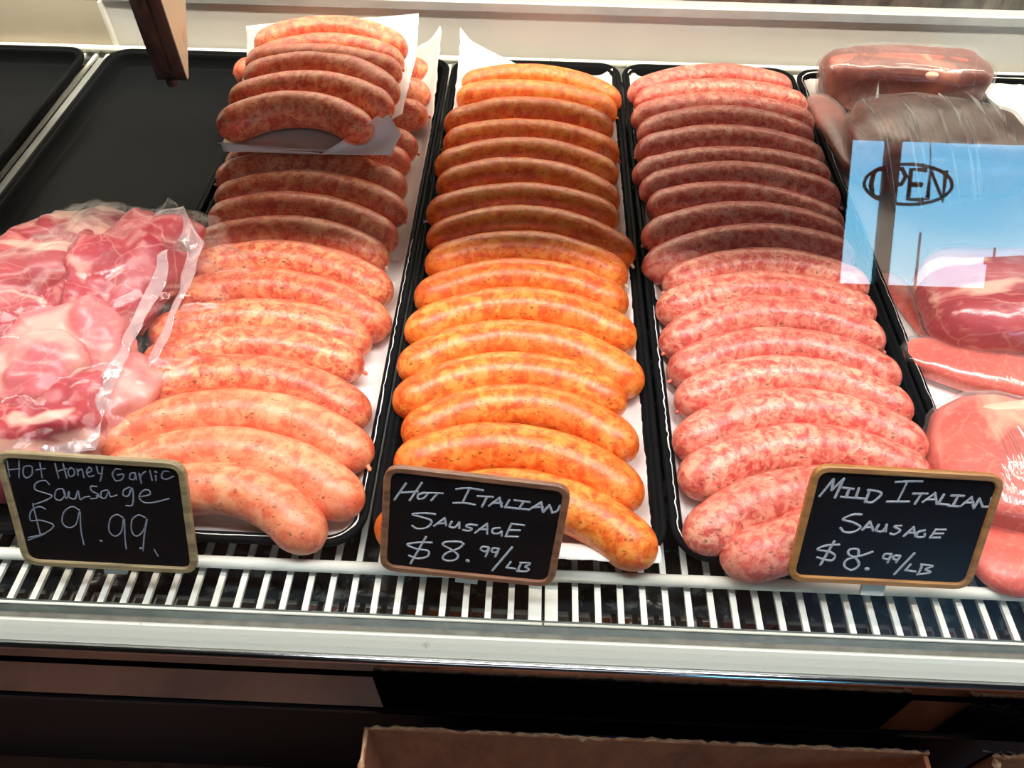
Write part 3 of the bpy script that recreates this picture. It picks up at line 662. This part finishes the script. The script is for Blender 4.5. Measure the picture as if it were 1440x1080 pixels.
# ============================================================ SIGNS
def catmull(P, n=7):
    if len(P) < 3: return P
    Q = [P[0]]+list(P)+[P[-1]]; out = []
    for i in range(1, len(Q)-2):
        p0, p1, p2, p3 = [np.array(q, float) for q in Q[i-1:i+3]]
        for k in range(n):
            t = k/n; out.append(tuple(.5*((2*p1)+(-p0+p2)*t+(2*p0-5*p1+4*p2-p3)*t*t+(-p0+3*p1-3*p2+p3)*t**3)))
    out.append(tuple(P[-1])); return out
def price_sign(corners, lean, label, woodm, strokes, origin, scale, width, chalk, z0=.022, clip=.007):
    tl, tr, brc, blc = corners
    BL, BR = at(*blc, z0), at(*brc, z0); ex = (BR-BL).normalized(); b = R(lean)
    uz = Vector((0, math.sin(b), math.cos(b))); uz = (uz-ex*uz.dot(ex)).normalized(); nn = ex.cross(uz)   # towards the camera
    O = Vector((0, 0, CAM_H))
    def hit(px, py):
        d = Vector(ray(px, py)); p = O+d*((BL-O).dot(nn)/d.dot(nn)); return ((p-BL).dot(ex), (p-BL).dot(uz))
    crn = [hit(*tl), hit(*tr), (( BR-BL).length, 0), (0, 0)]
    root = empty('price_sign', BL, label=label, cat='sign', group='framed chalkboard price signs')
    def P3(u, v, n=0): return ex*u+uz*v+nn*n
    # rounded quad outline, inset by d
    cx = sum(c[0] for c in crn)/4; cyy = sum(c[1] for c in crn)/4
    def outline(d, rr, seg=6):
        Q = [Vector(c) for c in crn]; out = []
        # inset polygon
        I = []
        for i in range(4):
            p0, p1, p2 = Q[i-1], Q[i], Q[(i+1) % 4]
            e1 = (p1-p0).normalized(); e2 = (p2-p1).normalized(); n1 = Vector((e1.y, -e1.x)); n2 = Vector((e2.y, -e2.x))
            k = (n1+n2)/(1+n1.dot(n2)); I.append(p1+k*d)
        for i in range(4):
            p0, p1, p2 = I[i-1], I[i], I[(i+1) % 4]
            a = p1+(p0-p1).normalized()*rr; c = p1+(p2-p1).normalized()*rr
            for k in range(seg+1):
                t = k/seg; out.append(a*(1-t)**2+p1*2*t*(1-t)+c*t*t)
        return out
    fw = .0050
    rings = [(0.0003, .0, .0115), (0, .0035, .012), (.0008, .0045, .0115), (fw-.001, .0045, .008), (fw, .0036, .007), (fw, .0012, .007)]
    V = []; Fc = []; n = None
    for d, h, rr in rings:
        o = outline(d, rr); n = len(o); V += [P3(p.x, p.y, h) for p in o]
    for i in range(len(rings)-1):
        for k in range(n): Fc.append((i*n+k, i*n+(k+1) % n, (i+1)*n+(k+1) % n, (i+1)*n+k))
    m_ = len(rings)
    for k in range(n): Fc.append(((m_-1)*n+k, (m_-1)*n+(k+1) % n, (k+1) % n, k))
    me = mesh('frame', V, Fc); bm = bmesh.new(); bm.from_mesh(me); bmesh.ops.recalc_face_normals(bm, faces=bm.faces); bm.to_mesh(me); bm.free()
    link('frame', me, MAT[woodm], root)
    o = outline(fw-.0004, .007); V = [P3(p.x, p.y, .0014) for p in o]+[P3(p.x, p.y, .0026) for p in o]; n = len(o)
    Fc = [tuple(range(n)), tuple(range(2*n-1, n-1, -1))]+[(k, (k+1) % n, n+(k+1) % n, n+k) for k in range(n)]
    me = mesh('board', V, Fc); bm = bmesh.new(); bm.from_mesh(me); bmesh.ops.recalc_face_normals(bm, faces=bm.faces); bm.to_mesh(me); bm.free()
    link('board', me, MAT['board'], root)
    for line in strokes:
        V = []; Fc = []
        for st in line:
            wmul = 1.0
            if len(st) == 1: st = [st[0], (st[0][0]+4, st[0][1]+1)]; wmul = 1.5
            P = catmull(st) if len(st) > 2 else st
            uv = [hit(origin[0]+x*scale, origin[1]+y*scale) for x, y in P]
            pts = [P3(u, v, .0027) for u, v in uv]
            m2 = len(pts); rr = width*wmul/2; b0 = len(V)
            for i, p in enumerate(pts):
                t = (pts[min(i+1, m2-1)]-pts[max(i-1, 0)])
                t = t.normalized() if t.length > 1e-9 else ex
                s = nn.cross(t).normalized(); w_ = rr*(.85+.3*noise.noise(Vector((uv[i][0]*900+i*.9, uv[i][1]*900, st[0][0]))))
                V += [p+s*w_, p+nn*.0003, p-s*w_]
            for i in range(m2-1):
                a = b0+i*3; Fc += [(a, a+1, a+4, a+3), (a+1, a+2, a+5, a+4)]
            for idx, sgn in ((0, 1), (m2-1, -1)):      # round ends
                c = pts[idx]; t = (pts[1]-pts[0]).normalized() if idx == 0 else (pts[-2]-pts[-1]).normalized(); s = nn.cross(t).normalized(); base = len(V)
                V.append(c+nn*.0003); 
                for k in range(7):
                    a_ = math.pi*k/6; V.append(c+s*rr*math.cos(a_)-t*rr*math.sin(a_))
                for k in range(6): Fc.append((base, base+1+k, base+2+k))
        link('chalk_lettering', mesh('chalk_lettering', V, Fc), MAT[chalk], root)
    # small foot clip behind, resting on the rail
    cw = (BR-BL).length; V = []
    bm = bmesh.new(); box_bm(bm, cw/2-.008, cw/2+.008, -.003, .0, -clip, .02)
    me = bpy.data.meshes.new('rail_clip'); bm.to_mesh(me); bm.free()
    for v in me.vertices: q = v.co.copy(); v.co = P3(q.x, q.z, q.y-.0002)
    link('rail_clip', me, MAT['rack'], root)
    return root
S1a = [[(65,75),(85,185)],[(150,75),(150,190)],[(75,140),(155,130)],[(225,110),(185,120),(180,170),(205,195),(240,170),(240,120),(222,112)],[(295,90),(310,190)],[(270,140),(330,130)],
 [(400,95),(425,195)],[(455,95),(482,195)],[(415,150),(480,130)],[(510,125),(490,150),(505,185),(535,170),(530,135),(510,125)],[(555,135),(560,175)],[(560,150),(585,135),(600,190)],
 [(620,160),(655,145),(640,120),(620,150),(635,185),(670,180)],[(690,115),(700,160),(725,165)],[(730,120),(725,170),(715,215)],
 [(855,135),(820,135),(800,175),(825,215),(865,205),(875,170),(835,175)],[(955,160),(925,165),(920,200),(950,205),(958,165),(965,205)],[(985,165),(1000,230)],[(992,190),(1010,165),(1030,150)],
 [(1060,145),(1075,210)],[(1100,180),(1102,212)],[(1098,152)],[(1190,150),(1155,150),(1140,185),(1170,205),(1222,185)]]
S1b = [[(360,240),(330,213),(270,230),(262,275),(330,300),(380,320),(340,350),(262,378)],[(450,270),(410,280),(400,335),(440,350),(470,310),(452,270),(480,340),(497,290),(500,330),(540,340),(560,285),(575,345),(605,330),(640,325)],
 [(690,255),(650,255),(655,285),(700,310),(690,335),(650,340)],[(690,320),(725,330)],[(765,280),(725,290),(720,330),(750,335),(775,290),(785,325),(830,315)],
 [(920,260),(880,280),(875,315),(910,320),(935,265),(945,330),(935,385),(895,388)],[(1000,325),(1060,310),(1050,280),(1010,285),(985,330),(1020,365),(1090,365),(1190,340)]]
S1c = [[(245,375),(300,600)],[(330,410),(290,395),(235,425),(230,490),(300,490),(390,525),(330,580),(215,610)],[(215,628),(330,585)],
 [(570,420),(520,395),(465,430),(450,500),(490,540),(545,520),(572,430),(580,560),(600,658)],[(718,633)],
 [(870,470),(830,450),(785,480),(775,560),(815,600),(860,570),(880,480),(885,600),(895,688)],[(1025,470),(980,453),(935,490),(935,570),(970,600),(1015,560),(1040,480),(1020,600),(1012,700)],[(993,683)],[(1090,695),(1115,738)]]
S2a = [[(215,165),(135,280)],[(330,160),(245,285)],[(185,230),(300,222)],[(335,235),(305,245),(305,275),(345,270),(370,235),(335,232)],[(380,232),(478,235)],[(445,235),(400,285)],
 [(580,205),(660,198),(770,213)],[(672,205),(625,300)],[(560,305),(640,305),(712,318)],[(735,255),(840,262)],[(800,262),(765,330)],[(815,325),(890,268)],[(890,268),(905,330)],[(840,305),(905,305)],
 [(960,285),(930,335)],[(930,335),(1000,342)],[(1000,285),(1105,298)],[(1065,295),(1030,345)],[(985,342),(1100,352)],[(1100,355),(1190,300)],[(1190,300),(1200,358)],[(1130,335),(1200,335)],
 [(1205,370),(1250,320)],[(1250,320),(1270,375)],[(1270,375),(1305,362),(1325,325)]]
S2b = [[(425,385),(340,378),(262,388),(340,410),(400,435),(370,480),(300,490),(262,470)],[(420,470),(495,415)],[(495,415),(505,465)],[(440,455),(500,450)],[(545,440),(530,475),(570,480),(600,445)],[(600,445),(600,485)],
 [(725,465),(670,460),(650,475),(690,490),(670,505),(630,500)],[(715,520),(800,455)],[(800,455),(800,525)],[(745,495),(800,495)],[(890,485),(845,490),(840,520),(880,525),(905,510)],[(905,510),(905,540)],
 [(1065,465),(975,455)],[(975,455),(935,545)],[(935,545),(1020,548)],[(955,500),(1035,502)]]
S2c = [[(360,550),(250,740)],[(400,590),(300,590),(225,605),(290,635),(375,650),(370,690),(300,705),(240,685)],[(630,600),(600,585),(510,585),(480,605),(540,640),(590,680),(570,715),(510,720),(480,700),(510,665),(600,630),(630,600)],
 [(658,720)],[(810,625),(770,620),(755,640),(790,655),(815,628),(790,690)],[(885,635),(845,630),(835,655),(865,660),(885,638),(860,690)],[(980,625),(840,790)],[(970,730),(940,770)],[(940,770),(1000,778)],
 [(1045,740),(1020,795)],[(1040,735),(1110,740),(1075,765),(1100,780),(1080,798),(1015,795)]]
S3a = [[(230,222),(315,118)],[(315,118),(305,185)],[(305,185),(380,115)],[(380,115),(325,232)],[(375,170),(440,178)],[(415,178),(395,230)],[(365,228),(440,235)],[(475,175),(455,235)],[(455,235),(510,240)],[(545,185),(515,260)],[(535,185),(600,195),(615,215),(560,262),(515,258)],
 [(710,135),(790,130),(872,130)],[(780,135),(720,255)],[(655,258),(790,258)],[(820,208),(905,208)],[(870,210),(830,270)],[(880,260),(955,205)],[(955,205),(965,270)],[(900,245),(960,245)],[(1010,215),(975,272)],[(975,272),(1040,278)],
 [(1060,220),(1135,222)],[(1100,222),(1070,280)],[(1040,285),(1100,288)],[(1120,285),(1185,230)],[(1185,230),(1195,285)],[(1140,265),(1195,265)],[(1200,298),(1235,240)],[(1235,240),(1255,290)],[(1255,290),(1300,285),(1312,235)]]
S3b = [[(490,340),(440,340),(375,370),(440,390),(485,420),(440,450),(385,450),(360,425)],[(500,435),(545,385)],[(545,385),(565,440)],[(515,420),(560,420)],[(600,405),(585,440),(625,445),(650,405)],[(650,405),(645,445)],
 [(740,410),(700,415),(735,440),(700,465),(675,460)],[(760,475),(820,420)],[(820,420),(830,475)],[(780,455),(830,455)],[(890,440),(850,450),(840,480),(885,480),(890,462)],[(1020,435),(960,435)],[(960,435),(925,485)],[(925,485),(985,485)],[(945,460),(1005,460)]]
S3c = [[(320,510),(235,655)],[(350,530),(270,535),(215,560),(290,575),(325,600),(300,630),(215,610)],[(560,575),(480,600),(470,560),(420,560),(410,590),(460,620),(475,660),(430,690),(385,665),(400,625),(480,600)],[(525,682)],
 [(680,590),(640,590),(630,615),(665,620),(680,592),(658,640)],[(735,600),(700,600),(695,620),(720,625),(735,602),(712,640)],[(825,585),(700,715)],[(800,655),(770,690)],[(770,690),(830,700)],[(875,660),(850,715)],[(870,655),(940,665),(895,685),(925,705),(845,718)]]
price_sign([(-5,630),(262,647),(282,803),(38,790)], 26, 'olive framed chalkboard sign reading Hot Honey Garlic Sausage $9.99', 'wood_grey', [S1a, S1b, S1c], (0, 630), .2014, .0013, 'chalk_thin')
price_sign([(542,650),(805,680),(778,822),(535,797)], 25, 'brown framed chalkboard sign reading Hot Italian Sausage $8.99/LB', 'wood_brown', [S2a, S2b, S2c], (530, 645), .19444, .0019, 'chalk')
price_sign([(1143,650),(1413,665),(1360,825),(1103,812)], 26, 'golden oak framed chalkboard sign reading Mild Italian Sausage $8.99/LB', 'wood_oak', [S3a, S3b, S3c], (1100, 645), .2222, .0021, 'chalk', .030, .012)

# ============================================================ CARDBOARD BOXES
def torn_edge(name, a, b, parent, n=70, seed=0, r=.0022):
    rnd = random.Random(seed); pts = []; rad = []
    for i in range(n+1):
        t = i/n; p = a.lerp(b, t); j = .0012*rnd.uniform(-1, 1)+.0015*noise.noise(p*40+Vector((seed, 0, 0)))
        pts.append(p+Vector((0, j*.6, j))); big = 1+(2.2 if rnd.random() < .06 else 0); rad.append(r*rnd.uniform(.35, .9)*big)
    pl = parent.location
    return link(name, tube_mesh(name, [p-pl for p in pts], rad, 6), MAT['card_torn'], parent)
def carton(label, px0, px1, py0, py1, ztop, yb, depth, seed, art=False):
    a, b = at_y(px0, py0, yb), at_y(px1, py1, yb)
    x0, x1 = a.x, b.x; zt_ = ztop; root = empty('cardboard_box', ((x0+x1)/2, yb-depth/2, -.78), label=label, cat='box', group='torn cardboard boxes on the floor')
    l = root.location; T = .004
    child_box('back_panel_inside', x0, x1, yb-T, yb-T*.5, -.775, zt_, MAT['card'], root)
    child_box('back_panel_outside', x0, x1, yb-T*.5+.0001, yb, -.775, zt_, MAT['card_blue'], root)
    child_box('side_panel', x0, x0+T, yb-depth, yb-T-.0002, -.775, zt_-.004, MAT['card'], root)
    child_box('side_panel', x1-T, x1, yb-depth, yb-T-.0002, -.775, zt_-.004, MAT['card'], root)
    child_box('front_panel', x0+T, x1-T, yb-depth, yb-depth+T, -.775, zt_-.2, MAT['card'], root)
    child_box('base_panel', x0, x1, yb-depth, yb, -.7795, -.7752, MAT['card'], root)
    torn_edge('torn_edge', Vector((x0, yb-T/2, zt_)), Vector((x1, yb-T/2, zt_)), root, 90, seed)
    torn_edge('torn_edge', Vector((x0+T/2, yb-T, zt_-.002)), Vector((x0+T/2, yb-depth*.6, zt_-.002)), root, 30, seed+1)
    return root, x0, x1
def ztop_at(px, py, y): return at_y(px, py, y).z
YB = .205
zA = (ztop_at(540, 1018, YB)+ztop_at(1240, 1054, YB))/2
cb, bx0, bx1 = carton('torn open cardboard box in front of the case, brown inside', 512, 1306, 1018, 1054, zA, YB, .30, 4)
cb2, cx0, cx1 = carton('second torn box with plum printed outside, under the mild Italian sign', 1392, 1700, 1060, 1066, zA-.001, YB, .28, 8)
# printed outer art of the second box: plum field and pale branch strokes
l = cb2.location
child_box('printed_panel', cx0+.001, cx0+.07, YB+.0003, YB+.001, zA-.10, zA-.004, MAT['card_plum'], cb2)
rnd = random.Random(5)
V = []; Fc = []
for k in range(9):
    x = cx0+.006+k*.010; pts = [(x-l.x+.006*rnd.uniform(-1, 1)*q, YB+.0014-l.y, zA-.09+.09*q/5-l.z) for q in range(6)]
    tm = tube_mesh('t', pts, .0006, 5); b0 = len(V); V += [v.co.copy() for v in tm.vertices]; Fc += [tuple(b0+q for q in p.vertices) for p in tm.polygons]; bpy.data.meshes.remove(tm)
link('branch_print', mesh('branch_print', V, Fc), MAT['ink'], cb2)
